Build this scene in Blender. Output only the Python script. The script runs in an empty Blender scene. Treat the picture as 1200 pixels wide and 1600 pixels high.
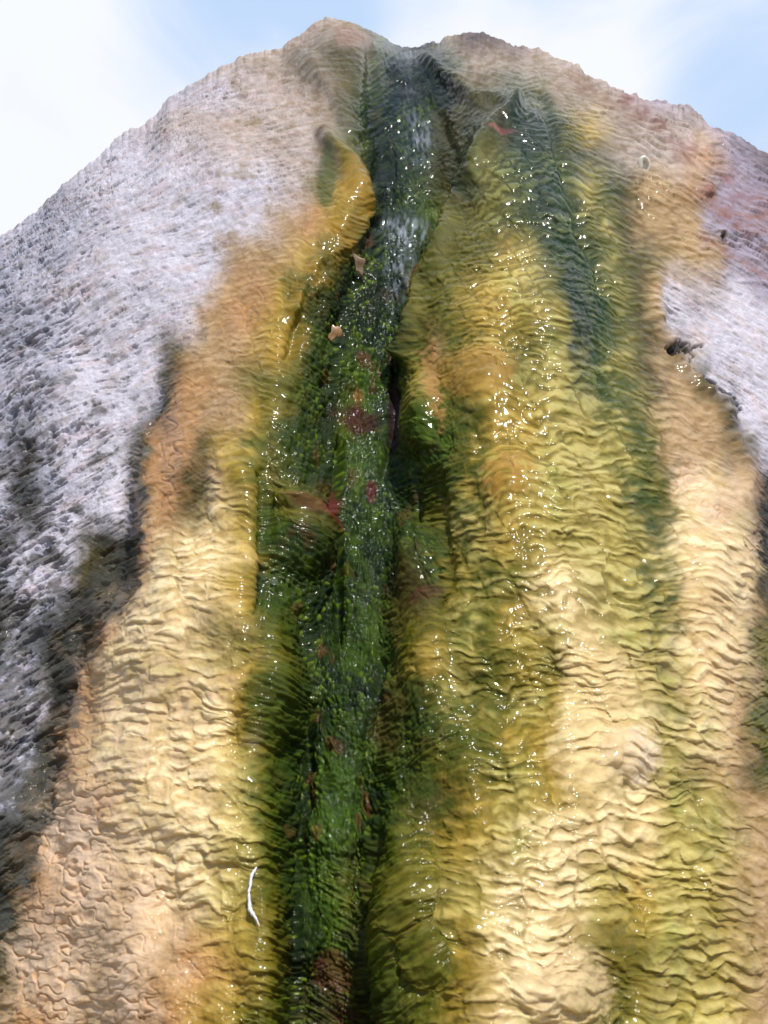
import bpy, math, random
import numpy as np
from mathutils import Vector, Matrix

# ------------------------------------------------------------------ camera
P = math.radians(25.0)
F = 1715.0                     # focal length in photo pixels (1200 x 1600)
CAM = np.array([0.0, 0.0, 0.8])
scene = bpy.context.scene
cd = bpy.data.cameras.new("camera")
cam = bpy.data.objects.new("camera", cd)
scene.collection.objects.link(cam)
cam.location = CAM
cam.rotation_euler = (math.pi/2 + P, 0, 0)
cd.sensor_fit = 'VERTICAL'
cd.sensor_height = 24.0
cd.lens = 24.0*F/1600.0
cd.clip_start = 0.02
cd.clip_end = 2000
cd.dof.use_dof = True
cd.dof.focus_distance = 1.5
cd.dof.aperture_fstop = 10.0
scene.camera = cam

# ------------------------------------------------------------------ world
SUN_EL = math.radians(58); SUN_AZ = math.radians(24)   # azimuth: from behind the camera, to the right
sd = Vector((math.sin(SUN_AZ)*math.cos(SUN_EL), -math.cos(SUN_AZ)*math.cos(SUN_EL), math.sin(SUN_EL)))
world = bpy.data.worlds.new("World"); scene.world = world
world.use_nodes = True
wn = world.node_tree.nodes; wl = world.node_tree.links
wn.clear()
out = wn.new('ShaderNodeOutputWorld'); bg = wn.new('ShaderNodeBackground')
sky = wn.new('ShaderNodeTexSky'); sky.sky_type = 'NISHITA'; sky.sun_disc = False
sky.sun_elevation = SUN_EL
sky.sun_rotation = math.atan2(sd.x, sd.y)
sky.air_density = 1.0; sky.dust_density = 0.6; sky.ozone_density = 1.2
bg.inputs['Strength'].default_value = 0.12
tc = wn.new('ShaderNodeTexCoord')
mp = wn.new('ShaderNodeMapping'); mp.inputs['Scale'].default_value = (1.0, 1.0, 1.7)
mp.inputs['Location'].default_value = (0.35, 0.2, 0.0)
nz = wn.new('ShaderNodeTexNoise'); nz.inputs['Scale'].default_value = 4.2
nz.inputs['Detail'].default_value = 7; nz.inputs['Roughness'].default_value = 0.5; nz.inputs['Distortion'].default_value = 0.4
wl.new(tc.outputs['Generated'], mp.inputs['Vector']); wl.new(mp.outputs[0], nz.inputs['Vector'])
def wmath(op, a, b=None, c=None, clamp=False):
    m = wn.new('ShaderNodeMath'); m.operation = op; m.use_clamp = clamp
    for i, x in enumerate((a, b, c)):
        if x is None: continue
        if isinstance(x, (int, float)): m.inputs[i].default_value = x
        else: wl.new(x, m.inputs[i])
    return m.outputs[0]
def pdir(u, v):
    a = (u-600)/F; b = (800-v)/F
    d = Vector((a, math.cos(P)-b*math.sin(P), math.sin(P)+b*math.cos(P))); return d.normalized()
def clear_patch(u, v, lo, hi):
    """a hole in the cloud deck in one compass direction"""
    n = wn.new('ShaderNodeVectorMath'); n.operation = 'DOT_PRODUCT'
    wl.new(tc.outputs['Generated'], n.inputs[0]); n.inputs[1].default_value = pdir(u, v)
    r = wn.new('ShaderNodeMapRange'); r.interpolation_type = 'SMOOTHSTEP'
    wl.new(n.outputs['Value'], r.inputs[0])
    r.inputs[1].default_value = math.cos(math.radians(hi)); r.inputs[2].default_value = math.cos(math.radians(lo))
    return r.outputs[0]
holes = wmath('ADD', wmath('MULTIPLY', clear_patch(350, 20, 0.5, 9.0), 0.46), wmath('MULTIPLY', clear_patch(1250, 130, 0.5, 9.5), 0.58))
holes = wmath('ADD', holes, wmath('MULTIPLY', clear_patch(600, -20, 0.5, 5.0), 0.18))
cm = wmath('ADD', wmath('MULTIPLY', nz.outputs['Fac'], 1.5), 0.14)
cm = wmath('SUBTRACT', cm, holes)
mr = wn.new('ShaderNodeMapRange'); mr.interpolation_type = 'SMOOTHSTEP'
wl.new(cm, mr.inputs[0]); mr.inputs[1].default_value = 0.30; mr.inputs[2].default_value = 0.80
# the far side of the sky (behind the camera) is open blue
front = wn.new('ShaderNodeSeparateXYZ'); wl.new(tc.outputs['Generated'], front.inputs[0])
fr = wn.new('ShaderNodeMapRange'); wl.new(front.outputs['Y'], fr.inputs[0])
fr.inputs[1].default_value = 0.1; fr.inputs[2].default_value = 0.5
fac = wmath('MULTIPLY', mr.outputs[0], fr.outputs[0])
mixc = wn.new('ShaderNodeMix'); mixc.data_type = 'RGBA'
veil = wn.new('ShaderNodeMix'); veil.data_type = 'RGBA'; wl.new(mr.outputs[0], veil.inputs[0])
veil.inputs[6].default_value = (4.6, 6.0, 8.2, 1); veil.inputs[7].default_value = (7.9, 8.1, 8.6, 1)
wl.new(fr.outputs[0], mixc.inputs[0]); wl.new(sky.outputs[0], mixc.inputs[6]); wl.new(veil.outputs[2], mixc.inputs[7])
wl.new(mixc.outputs[2], bg.inputs[0]); wl.new(bg.outputs[0], out.inputs[0])

sl = bpy.data.lights.new("sun", 'SUN'); sl.energy = 4.5; sl.angle = math.radians(0.5); sl.color = (1.0, 0.96, 0.9)
so = bpy.data.objects.new("sun", sl); scene.collection.objects.link(so)
so.rotation_euler = sd.to_track_quat('Z', 'Y').to_euler(); so.location = (3, -3, 6)
scene.view_settings.view_transform = 'Standard'; scene.view_settings.look = 'None'
scene.view_settings.exposure = 0.0; scene.view_settings.gamma = 1.0

# ------------------------------------------------------------------ noise tools
def _h(ix, iy, s):
    h = (ix.astype(np.int64)*374761393 + iy.astype(np.int64)*668265263 + s*1442695041) & 0xffffffff
    h = ((h ^ (h >> 13))*1274126177) & 0xffffffff
    h = ((h ^ (h >> 15))*2246822519) & 0xffffffff
    return (h ^ (h >> 16)) & 0xffffffff
def pn(x, y, s=0):
    """2-D gradient noise, about -1..1"""
    ix = np.floor(x); iy = np.floor(y); fx = x-ix; fy = y-iy
    ix = ix.astype(np.int64); iy = iy.astype(np.int64)
    sx = fx*fx*fx*(fx*(fx*6-15)+10); sy = fy*fy*fy*(fy*(fy*6-15)+10)
    def g(a, b):
        t = _h(ix+a, iy+b, s).astype(np.float32)*np.float32(6.2831853/4294967296.0)
        return np.cos(t)*(fx-a)+np.sin(t)*(fy-b)
    n0 = g(0, 0); n1 = g(1, 0); n2 = g(0, 1); n3 = g(1, 1)
    a = n0+(n1-n0)*sx; b = n2+(n3-n2)*sx
    return (a+(b-a)*sy)*1.5
def fbm(x, y, s=0, o=4, g=0.5, l=2.03):
    r = 0; a = 1.0; t = 0
    for i in range(o):
        r = r + a*pn(x*l**i, y*l**i, s+i*17); t += a; a *= g
    return r/t*1.4
def worley(x, y, s=0, loc=False):
    """F1, F2 and a per-cell random"""
    ix = np.floor(x).astype(np.int64); iy = np.floor(y).astype(np.int64)
    f1 = np.full(x.shape, 9.0, np.float32); f2 = f1.copy(); cid = np.zeros(x.shape, np.float32); ly = cid.copy(); lx = cid.copy()
    for a in (-1, 0, 1):
        for b in (-1, 0, 1):
            h = _h(ix+a, iy+b, s)
            px = ix+a+(h & 0xffff)/65536.0; py = iy+b+((h >> 16) & 0xffff)/65536.0
            d = np.sqrt((px-x)**2+(py-y)**2).astype(np.float32)
            r = (_h(ix+a, iy+b, s+99) & 0xffff)/65536.0
            n = d < f1
            f2 = np.where(n, f1, np.minimum(f2, d)); cid = np.where(n, r, cid); ly = np.where(n, y-py, ly); lx = np.where(n, x-px, lx); f1 = np.where(n, d, f1)
    return (f1, f2, cid, lx, ly) if loc else (f1, f2, cid)
def ss(a, b, x):
    t = np.clip((x-a)/(b-a), 0, 1); return t*t*(3-2*t)

# ------------------------------------------------------------------ what grows where on the mound
# letter: sRGB colour, bare rock, ripple, channel grain, wet, crackle
PAL = {
 'W': ((218,212,224), 1, 0, 0, 0.0, 0), 'V': ((188,188,204), 1, 0, 0, 0.0, 0), 'D': ((62,62,55), 1, 0, 0, .9, 0),
 'K': ((36,36,34), 1, 0, 0, 1., 0),     'P': ((206,190,184), .9, .1, 0, .1, 0), 'Q': ((126,116,120), 1, 0, 0, 0, 0),  # K: shade of the gaps and channel edge, painted as near-black rock
 'N': ((176,166,186), .8, .15, 0, .35, 0), 'T': ((196,162,118), .35, .5, 0, .6, 0), 'O': ((206,156,104), .15, .5, 0, .8, .6),
 'S': ((246,212,178), 0, .4, 0, .9, 1), 'C': ((243,214,158), 0, .85, 0, .9, 0), 'Y': ((190,156,54), 0, .8, 0, .9, 0),
 'L': ((190,170,88), 0, 1, 0, .9, 0), 'M': ((118,108,18), 0, .8, .15, .9, 0), 'A': ((92,80,34), .35, .4, .1, .8, 0),
 'G': ((50,70,8), 0, .55, .5, 1, 0),  'E': ((30,46,9), 0, .05, 1, 1, 0), 'B': ((14,44,40), 0, .35, .6, 1, 0),
 'H': ((80,104,22), 0, .1, 1, 1, 0), 'R': ((104,42,30), 0, .2, .8, 1, 0), 'w': ((52,66,46), 0, .3, .5, 1, 0),
 'p': ((178,162,150), .5, .35, 0, .3, 0),
 'F': ((190,150,130), .2, .4, 0, .7, 0),
}
ROWS = {
 20: "450P 500P 555p 580A 600B 640V 700p 740Q 800Q 850P",
 60: "450P 500p 555p 580A 600B 640V 665V 700p 740Q 800Q 850P",
 100: "270W 330P 450p 520A 570A 590G 610B 640B 680B 700w 740p 800p 850p 900P 960P",
 150: "230W 330W 430P 500p 540A 575G 610B 680E 720A 760A 800G 835M 870p 920p 960P 1050N 1100Q",
 200: "170W 300P 420P 480P 520p 550G 600B 650B 700A 740w 790A 810G 850G 885M 920Y 970p 1040P 1090P 1140N 1180Q",
 250: "120W 250W 400P 490P 510A 540M 565G 590E 650B 700A 735w 760M 800G 850G 880G 930A 960p 1000P 1060P 1100O 1150N 1200Q",
 300: "50V 150W 250W 420W 470P 500M 545Y 572G 600E 650G 700A 725w 770M 830G 850G 880G 920L 950G 975A 1010T 1080T 1120N 1150N 1200N",
 350: "0W 70V 200W 400W 450T 490O 525Y 555G 580E 600B 640w 680H 700M 760M 830G 860G 900G 940L 970A 1000T 1050T 1090T 1105N 1150N 1200N",
 400: "0V 80V 150W 330W 370T 440T 480Y 515G 560E 610B 640w 670G 700M 760M 790Y 830L 855G 880G 920G 950L 975A 1010A 1060T 1100T 1120T 1140N 1200N",
 450: "0V 100W 320W 350T 410O 440Y 465G 540E 590E 630B 650M 700M 760Y 820L 860M 890G 930G 960L 990A 1030T 1045W 1100P 1150W 1200N",
 500: "0V 80V 130W 290W 320T 380O 430Y 455M 472G 520E 600E 640w 660M 700M 750Y 800Y 860L 900G 930G 970M 1000A 1025T 1040W 1200W",
 550: "0V 60V 120W 240W 270A 300T 380T 430Y 460M 490G 530E 620E 640w 660M 680O 710M 760Y 820M 880L 930G 970L 1000A 1045T 1060D 1080P 1110W 1200W",
 600: "0V 50W 100V 140W 240W 262A 285O 350T 400M 450M 480G 530E 570H 610E 640H 670Y 690M 760Y 810M 870L 930G 960L 1020A 1060T 1100A 1115D 1125W",
 650: "0V 60V 120W 200W 250D 280O 330T 370T 400Y 430M 450G 520E 560R 580G 612K 640M 690H 720M 770Y 830Y 880L 960L 1000M 1040T 1100T 1130A 1145D 1152W",
 700: "0V 40D 90W 180W 230A 250O 290O 320A 360Y 410M 440G 510E 560H 600E 650G 690H 720M 770Y 830Y 890L 970L 1020M 1040T 1120T 1160A 1185W",
 750: "0W 40D 80V 140W 190W 215A 235O 270O 300A 340T 370Y 400M 430M 470G 530E 580B 650G 680G 710M 760Y 790Y 850L 930L 1000L 1040M 1060S 1120C 1170F 1195D",
 800: "0V 50D 90W 150W 190W 205D 225T 260O 300A 340C 390Y 410G 450M 485A 510R 530G 580E 650G 690M 730L 800Y 860L 960L 1030M 1060C 1110S 1170T 1190D",
 850: "0D 40W 110W 150A 190D 208D 225O 260C 330C 390Y 410G 440G 500G 530E 580E 640G 690G 705M 740L 800Y 870L 950L 1000L 1070C 1160C 1180S 1192D",
 900: "0V 40W 95W 130A 190D 205D 220T 260C 330C 380Y 400M 430G 520E 600E 640A 690G 710Y 760L 800L 870C 940L 1020L 1080C 1170C 1190D",
 950: "0D 40W 70V 110D 150D 185D 200T 240C 330C 390Y 410G 440G 500E 570E 640A 670A 700M 740L 800Y 870C 960L 1040L 1080C 1150C 1180T 1195A",
 1000: "0D 40V 90D 140K 165O 210C 300C 370M 430M 455G 500E 580H 630G 650M 700M 740L 780Y 870L 910C 980L 1040L 1090C 1160C 1185M",
 1050: "0V 50V 80D 115K 135O 180C 270L 320C 380Y 420M 460G 520E 580E 620G 650M 680Y 720L 780M 820Y 870M 885C 960C 1040L 1100C 1170T 1190M",
 1100: "0W 60W 85D 110K 130O 180C 340C 370Y 410G 460G 500E 580E 620A 660G 690M 730L 790M 840L 870Y 890C 960C 1050L 1110C 1160T 1190G",
 1150: "0W 30V 60D 90K 110O 170C 330C 370Y 400M 430G 490E 560E 600A 650G 690G 740M 790Y 850Y 890C 960C 1010C 1040L 1120C 1160T 1190M",
 1200: "0W 35V 60D 85D 105O 170C 330C 380L 400M 430G 500E 540H 590G 640G 690M 740M 800L 860Y 900C 960C 1010C 1040L 1140T 1180A 1200G",
 1250: "0V 40D 80D 100S 170O 200C 330C 360L 410M 430G 480E 530H 590E 620G 680A 740Y 800L 880Y 930C 1010C 1060L 1120L 1160T 1200T",
 1300: "0D 60D 85S 150S 200C 330C 380L 420M 435G 470E 520H 580E 610G 660M 720Y 800L 870C 1000C 1050L 1120L 1200T",
 1400: "0D 20A 60O 150S 190T 220S 300C 360L 420M 440E 460E 500H 540M 570E 600M 660M 740L 790C 900C 940L 990Y 1040L 1090L 1200T",
 1500: "0A 40S 110S 160T 200S 250T 300O 380Y 430M 452E 500E 530H 570K 595G 650M 700M 730Y 790C 880C 940M 990M 1040L 1110L 1200T",
 1600: "0T 60O 110S 150T 200S 250O 320Y 400M 440G 460E 500A 540R 575E 600G 680M 730Y 780C 850C 900L 960M 1040L 1120L 1200T",
}
# relief towards the viewer in centimetres, "x:cm"
REL = {
 20: "0:0 540:2 575:0 610:-4 680:-4 720:0 1200:0",
 100: "0:0 540:4 570:2 600:-10 680:-10 708:0 740:2 800:2 1200:0",
 150: "0:0 400:1 520:4 560:3 585:-8 605:-15 690:-15 715:-7 745:-4 800:3 850:6 900:3 1200:-2",
 200: "0:0 400:0 500:5 545:5 575:-7 600:-17 690:-17 712:-9 732:-6 752:4 775:5 800:8 870:9 920:4 1000:0 1050:-2 1100:-4 1200:-5",
 300: "0:0 400:0 480:3 560:8 578:0 596:-17 690:-17 708:-10 722:-6 740:5 775:8 860:11 940:7 1000:3 1090:2 1115:-3 1200:-4",
 338: "0:0 400:0 470:3 550:7 568:0 590:-18 680:-18 700:-6 720:1 775:8 860:11 940:7 1000:3 1090:2 1115:-3 1200:-4",
 356: "0:0 400:1 470:4 540:6 560:-3 590:-9 670:-9 690:-3 710:1 775:8 860:11 940:7 1000:3 1090:2 1115:-3 1200:-4",
 400: "0:0 300:0 380:2 450:5 510:3 550:-5 600:-12 660:-10 690:0 750:7 850:10 950:6 1040:3 1110:2 1140:-2 1200:-3",
 500: "0:0 270:0 330:3 430:5 480:0 550:-10 620:-12 650:-4 680:2 760:7 860:10 960:6 1030:4 1045:0 1200:-2",
 650: "0:0 230:-1 250:-3 280:3 380:5 430:3 500:-6 560:-10 620:-12 650:-3 690:1 760:6 880:9 1000:7 1130:4 1150:-1 1200:-2",
 800: "0:-1 180:-1 205:-5 225:2 300:4 390:5 420:1 470:1 510:-3 530:-9 600:-10 660:-7 700:0 780:6 900:8 1100:6 1180:2 1195:-5",
 900: "0:-2 120:-3 200:-6 215:0 270:4 380:5 410:1 470:-1 520:-7 600:-8 640:-4 690:-2 720:2 800:6 900:8 1100:6 1170:3 1195:-5",
 1000: "0:-2 100:-5 135:-7 165:0 230:4 360:5 430:4 460:-2 500:-6 600:-7 640:-2 700:0 780:4 900:7 1100:6 1170:3 1200:-2",
 1200: "0:-2 70:-6 90:-6 115:0 200:3.5 340:4.5 400:3 430:0 470:-5 590:-5 620:-1 690:0 760:3 900:6 1100:5 1200:2",
 1400: "0:-4 30:-3 80:0 200:3 340:4 420:3.5 445:-2 460:-5 560:-5.5 580:-3 600:1 660:4 780:5.5 950:6 1200:3",
 1600: "0:-2 80:0 200:3 340:4 430:3.5 455:-3 470:-5 560:-5.5 580:-3 600:2 680:4 800:5.5 1000:6 1200:3",
}
STEP = 4.0
CX0, CX1, CY0, CY1 = -600, 1800, -40, 1900
cxs = np.arange(CX0, CX1+1, STEP); cys = np.arange(CY0, CY1+1, STEP)
def lin(c):
    c = np.array(c)/255.0
    return np.where(c <= 0.04045, c/12.92, ((c+0.055)/1.055)**2.4)
PALV = {k: np.concatenate([lin(v[0]), np.array(v[1:], float)]) for k, v in PAL.items()}
def table(rows, parse):
    ys = sorted(rows); mats = []
    for y in ys:
        st = [parse(t) for t in rows[y].split()]
        xs = np.array([s[0] for s in st], float); vs = np.array([s[1] for s in st], float)
        mats.append(np.stack([np.interp(cxs, xs, vs[:, k]) for k in range(vs.shape[1])], -1))
    mats = np.array(mats); ys = np.array(ys, float)
    j = np.clip(np.searchsorted(ys, cys)-1, 0, len(ys)-2)
    t = np.clip((cys-ys[j])/(ys[j+1]-ys[j]), 0, 1)[:, None, None]
    return mats[j]*(1-t)+mats[j+1]*t
def blur(a, s):
    r = int(3*s/STEP)+1; k = np.exp(-0.5*(np.arange(-r, r+1)*STEP/s)**2); k /= k.sum()
    for ax in (0, 1):
        p = np.concatenate([np.repeat(np.take(a, [0], ax), r, ax), a, np.repeat(np.take(a, [-1], ax), r, ax)], ax)
        o = 0
        for i, w in enumerate(k): o = o + w*np.take(p, range(i, i+a.shape[ax]), ax)
        a = o
    return a
TC = blur(table(ROWS, lambda t: (float(t[:-1]), PALV[t[-1]])), 4.0)
TR = blur(table(REL, lambda t: (float(t.split(':')[0]), [float(t.split(':')[1])])), 9.0)
def samp(T, u, v):
    x = np.clip((u-CX0)/STEP, 0, len(cxs)-1.001); y = np.clip((v-CY0)/STEP, 0, len(cys)-1.001)
    i = x.astype(int); j = y.astype(int); fx = (x-i)[..., None]; fy = (y-j)[..., None]
    return (T[j, i]*(1-fx)+T[j, i+1]*fx)*(1-fy)+(T[j+1, i]*(1-fx)+T[j+1, i+1]*fx)*fy

SKY = [(-900,1100),(-600,850),(-300,600),(0,372),(60,330),(125,268),(190,215),(240,187),(270,150),(330,115),(390,85),(440,76),(470,56),(490,38),(510,29),
 (530,33),(560,42),(600,60),(630,76),(640,80),(660,73),(700,60),(740,53),(770,62),(800,70),(845,80),(880,96),(920,116),(960,140),
 (1000,155),(1060,165),(1080,172),(1110,195),(1160,222),(1200,246),(1500,470),(1800,720),(2100,980)]
SX = np.array([p[0] for p in SKY], float); SYv = np.array([p[1] for p in SKY], float)
def skyline(u, smooth=False):
    s = np.interp(u, SX, SYv)
    if smooth: return s
    a = 1-0.8*np.exp(-((u-560)/70.0)**2)
    return s + a*(4.0*pn(u/26, u*0+3.3, 5)+3.6*pn(u/11, u*0+1.3, 6)+2.4*pn(u/4.5, u*0+8.3, 7))
cP, sP = math.cos(P), math.sin(P); TT = math.tan(math.radians(65))
def rays(u, v):
    a = (u-600)/F; b = (800-v)/F
    return a, cP-b*sP, sP+b*cP
def base(u, v, d):
    """points of the smooth mound; d = pixels below the crest"""
    dx, dy, dz = rays(u, v)
    tx = dx/dy; tz = np.minimum(dz/dy, 1.3)
    Y = 0.9/(1-tz/TT)*(1+1.2*tx*tx)
    q = np.clip(1-d/130.0, 0, 1)
    Y = Y+0.42*(1-np.sqrt(np.maximum(1-q*q, 0)))
    rel = samp(TR, u, v)[..., 0]*0.0125*np.clip(d/60.0, 0.25, 1)
    rel = rel+0.018*pn(u/150, v/170, 31)+0.008*pn(u/60, v/75, 32)
    ln = np.sqrt(dx*dx+dy*dy+dz*dz)
    k = Y/dy-rel/ln
    return np.stack([dx*k, dy*k, dz*k], -1)+CAM, rel

# ------------------------------------------------------------------ mound grid
VMAX = 1700.0
uf = np.concatenate([np.linspace(-560, -40, 110)[:-1], np.arange(-40, 1240, 1.3), np.linspace(1240, 1760, 110)])
r0 = 80*(np.linspace(0, 1, 130)**1.7)
rr = np.concatenate([r0[:-1]/1600.0, np.linspace(80/1600.0, 1.0, 1200)])
U, R = np.meshgrid(uf, rr)
S = skyline(uf)[None, :]
Vp = S+R*(VMAX-S)*1.0
Dp = (Vp-S)
wj = ss(0, 26, Dp)
De = np.maximum(Dp*(1-wj)+(Vp-skyline(uf, True)[None, :])*wj, 0)
pos, rel = base(U, Vp, De)
# distance over the smooth mound, for crusts whose grain is the same size everywhere
dx_, dy_, dz_ = rays(U, Vp); Yw = 0.9/(1-np.minimum(dz_/dy_, 1.3)/TT)*(1+1.2*(dx_/dy_)**2)+0.42*(1-np.sqrt(np.maximum(1-np.clip(1-np.clip(De, 0, None)/130.0, 0, 1)**2, 0)))
Zw = Yw*dz_/dy_; ARC = np.zeros(U.shape); ARC[1:] = np.cumsum(np.hypot(np.diff(Yw, axis=0), np.diff(Zw, axis=0)), 0)
ARC = (ARC-ARC[-1:])*1000.0; XW = Yw*dx_/dy_*1000.0
NR, NC = U.shape

# normals of the smooth form
dU = np.gradient(pos, axis=1); dV = np.gradient(pos, axis=0)
nrm = np.cross(dV, dU); nrm /= np.linalg.norm(nrm, axis=-1, keepdims=True)+1e-12
nrm *= np.where((nrm*(CAM-pos)).sum(-1, keepdims=True) < 0, -1, 1)
nrm[0] = nrm[2]; nrm[1] = nrm[2]
dist = np.linalg.norm(pos-CAM, axis=-1)

# --- ripples: rolled terrace lips, following level lines of the mound
lam = 9.0+16.0*np.clip((Vp-150)/1450.0, 0, 1)
Vq = np.arange(0, 1901, 1.0); ph = np.cumsum(1/(9.0+16.0*np.clip((Vq-150)/1450.0, 0, 1)))
relS = samp(TR, U, Vp)[..., 0]*0.01
Vs = Vp+relS*520+16*pn(U/130, Vp/160, 40)+9*pn(U/45, Vp/60, 41)
PH = np.interp(Vs, Vq, ph)
UU = U/(lam*3.6)
jit = 0.35*pn(U/(lam*1.1), PH*0.45, 44)
n1 = pn(UU+0.35*pn(PH*0.6, UU*1.5, 46), PH*0.88+jit, 42)
n2 = pn(UU*1.9+7, PH*1.5+jit*1.5+3, 43)
def cordf(n, w):
    x = np.clip(np.abs(n)/w, 0, 1); return np.sqrt(np.maximum(1-x*x, 0))*(x < 1)
c1 = cordf(n1, 0.30); c2 = cordf(n2, 0.26)
ph2 = PH*0.62+0.9*pn(U/170, Vp/120, 47)+0.42*pn(U/52, Vp/50, 48)+0.2*pn(U/20, Vp/24, 49)
fz = ph2-np.floor(ph2)
saw = fz**1.6*(1-ss(0.86, 1.0, fz))*1.35
selr = ss(-0.25, 0.3, pn(U/160, Vp/140, 50))
swell = pn(U/(lam*5), PH*0.3, 51)
# stacked scallops: long rounded pads, fullest at their lower lip
sxw = U/(lam*3.1)+0.35*pn(U/60, Vp/50, 52); syw = PH*0.95+0.35*np.sin(U/(lam*1.9)+5*pn(U/90, Vp/90, 53))*0.6+0.5*pn(U/70, Vp/50, 54)
w1, w2, wc, wx, wy = worley(sxw, syw, 55, True)
pad = ss(0.0, 0.30, w2-w1)*(0.45+0.75*np.clip(wy+0.45, 0, 1.1))
sel2 = ss(-0.25, 0.15, pn(U/110+3, Vp/90, 56)+0.05)
# columns of short rounded cords, each sagging in its middle and ending by itself
def cords(wid, per, seed):
    X = U/(lam*wid)+0.55*pn(U/85, Vp/130, seed)+0.18*pn(U/28, Vp/30, seed+1); ci = np.floor(X); fx = X-ci
    r0 = _h(ci, ci*0, seed+2)/4294967296.0
    q = PH*per+r0*1.7+((fx-.5)**2)*(1.6*r0-0.1)*-1.0+0.42*pn(U/(lam*2.2), PH*.55, seed+3)+0.16*pn(U/(lam*.8), PH*.9, seed+4)
    qi = np.floor(q); fz_ = q-qi; r1 = _h(ci, qi, seed+5)/4294967296.0; r2 = _h(ci, qi, seed+6)/4294967296.0
    e = ss(0, .16, fx)*ss(1, .84, fx); e = 1-(1-e)*ss(.25, .6, r1)
    return np.sin(np.pi*fz_**1.45)*e*(.55+.6*r2)
cA = cords(3.9, .84, 560); cB = cords(2.7, 1.15, 580)
selB = ss(-.15, .2, pn(U/90+9, Vp/110, 57))
cc = cA*(1-selB)+cB*.8*selB
hr = ((0.75*c1+0.15*c2)*(1-0.75*sel2)+sel2*pad*0.8)*.45+cc*0.72+0.25*saw*selr
hrn = np.clip(hr/1.15, 0, 1)
# controls, with wandering borders
ws = 0.4+0.6*ss(250, 750, Vp)
wu = U+ws*17*pn(U/60, Vp/50, 1)+ws*9*pn(U/22, Vp/13, 2)+ws*4*pn(U/9, Vp/5, 9)+ws*13*(np.clip(hr, 0, 1.2)-.55)*(Dp > 60)*ss(260, 420, U); wv = Vp+12*pn(U/40, Vp/34, 3)+4*pn(U/12, Vp/12, 4)
T = samp(TC, wu, wv)
col = T[..., :3].copy(); rock = T[..., 3]; rip = T[..., 4]; grn = T[..., 5]; wet = T[..., 6]; crk = T[..., 7]

rl_ = ss(735, 775, U)*ss(1075, 1010, U)
rip = rip+rl_*grn*.5; grn = grn*(1-.75*rl_)
# away from the fed slope the crust gives way to bare rock
om = np.clip(ss(1230, 1330, U+30*pn(U/60, Vp/70, 160))+ss(-40, -150, U+30*pn(U/60, Vp/70, 161)), 0, 1)
oc = lin((196,190,200))*(1-ss(-.1, .5, fbm(XW/160, ARC/160, 162, 5))[..., None]*np.array([.45, .5, .58]))
col = col*(1-om[..., None])+oc*om[..., None]; rock = rock*(1-om)+om; rip = rip*(1-om); grn = grn*(1-om); wet = wet*(1-om); crk = crk*(1-om)
# --- crackle plates (lower left)
m1 = pn(U/34+0.5*pn(U/20, Vp/20, 61), Vp/24+0.5*pn(U/22, Vp/22, 62), 60)
plate = ss(0.0, 0.15, np.abs(m1))
# --- rock
def seg(pts, w, rag=.3):
    best = np.full(U.shape, 1e9); uu = U+rag*w*2*pn(U/38, Vp/44, 700); vv = Vp+rag*w*2*pn(U/40, Vp/34, 701)
    for (x0, y0), (x1, y1) in zip(pts[:-1], pts[1:]):
        L2 = (x1-x0)**2+(y1-y0)**2; t = np.clip(((uu-x0)*(x1-x0)+(vv-y0)*(y1-y0))/L2, 0, 1)
        best = np.minimum(best, (uu-x0-t*(x1-x0))**2+(vv-y0-t*(y1-y0))**2)
    return np.exp(-best/(w*w))
cr, sr = math.cos(0.55), math.sin(0.55)
left = U < 640
ra = np.where(left, XW*cr-ARC*sr, XW*cr+ARC*sr); rb = np.where(left, XW*sr+ARC*cr, -XW*sr+ARC*cr)
rs = 0.85
ra = ra/rs; rb = rb/rs
rf = fbm(ra/105, rb/38, 70, 6, 0.5)
rg = 1-np.abs(fbm(ra/34, rb/17, 80, 4, 0.6))*2
pit = ss(0.22, 0.6, fbm(ra/34, rb/13, 90, 4, 0.5)+0.35*pn(ra/110, rb/110, 95)+0.22*ss(220, 20, U)-0.08)
fine = fbm(ra/10, rb/8, 97, 3, 0.5)
terr = rb/26+1.2*fbm(ra/80, rb/60, 98, 3); tf = terr-np.floor(terr)
hk = 0.0085*rf+0.0012*rg-0.006*pit*(0.5+0.8*ss(420, 60, U))+0.0009*fine+0.004*tf*ss(-.2, .4, pn(U/120, Vp/120, 99))
hk = hk*(0.7+0.35*dist)*np.where(U < 640, 0.66+0.34*ss(260, 60, U), 0.62)*(1+.6*ss(330, 120, Vp))*.7
strat = (Vp-(U-1000)*0.52)/13+1.3*fbm(U/70, Vp/50, 132, 3); strat = strat-np.floor(strat)
hk = hk+0.007*strat*ss(.0, .4, pn(U/90, Vp/40, 134)+.2)*(U > 900)*ss(425, 345, Vp-(U-1050)*.45)*np.clip(dist, 1, 2.4)*.6
# --- channel grains
gx = (U+4*pn(U/14, Vp/18, 20)); gy = Vp
sc = 4.6+2.6*np.clip(Vp/1500, 0, 1)
f1, f2, cid = worley(gx/sc, gy/(sc*1.0), 21)
g1, g2, cid2 = worley(gx/(sc*2.3), gy/(sc*3.2), 22)
strk = pn(gx/9, gy/40, 23)
hg = 0.0036*(1-f1*1.1)+0.003*(1-g1)+0.0012*strk+0.006*fbm(U/26, Vp/60, 24, 3)
# filaments combed across the channel sides
cs = np.where(U < 560, 1.0, -1.0)
fil = pn((U*0.5-Vp*0.5*cs)/16+0.4*pn(U/30, Vp/30, 27), (Vp*0.8+U*0.45*cs*-1)/4.5+0.8*pn(U/40, Vp/40, 26), 25)
side = np.clip(4*grn*(1-grn), 0, 1)

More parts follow.
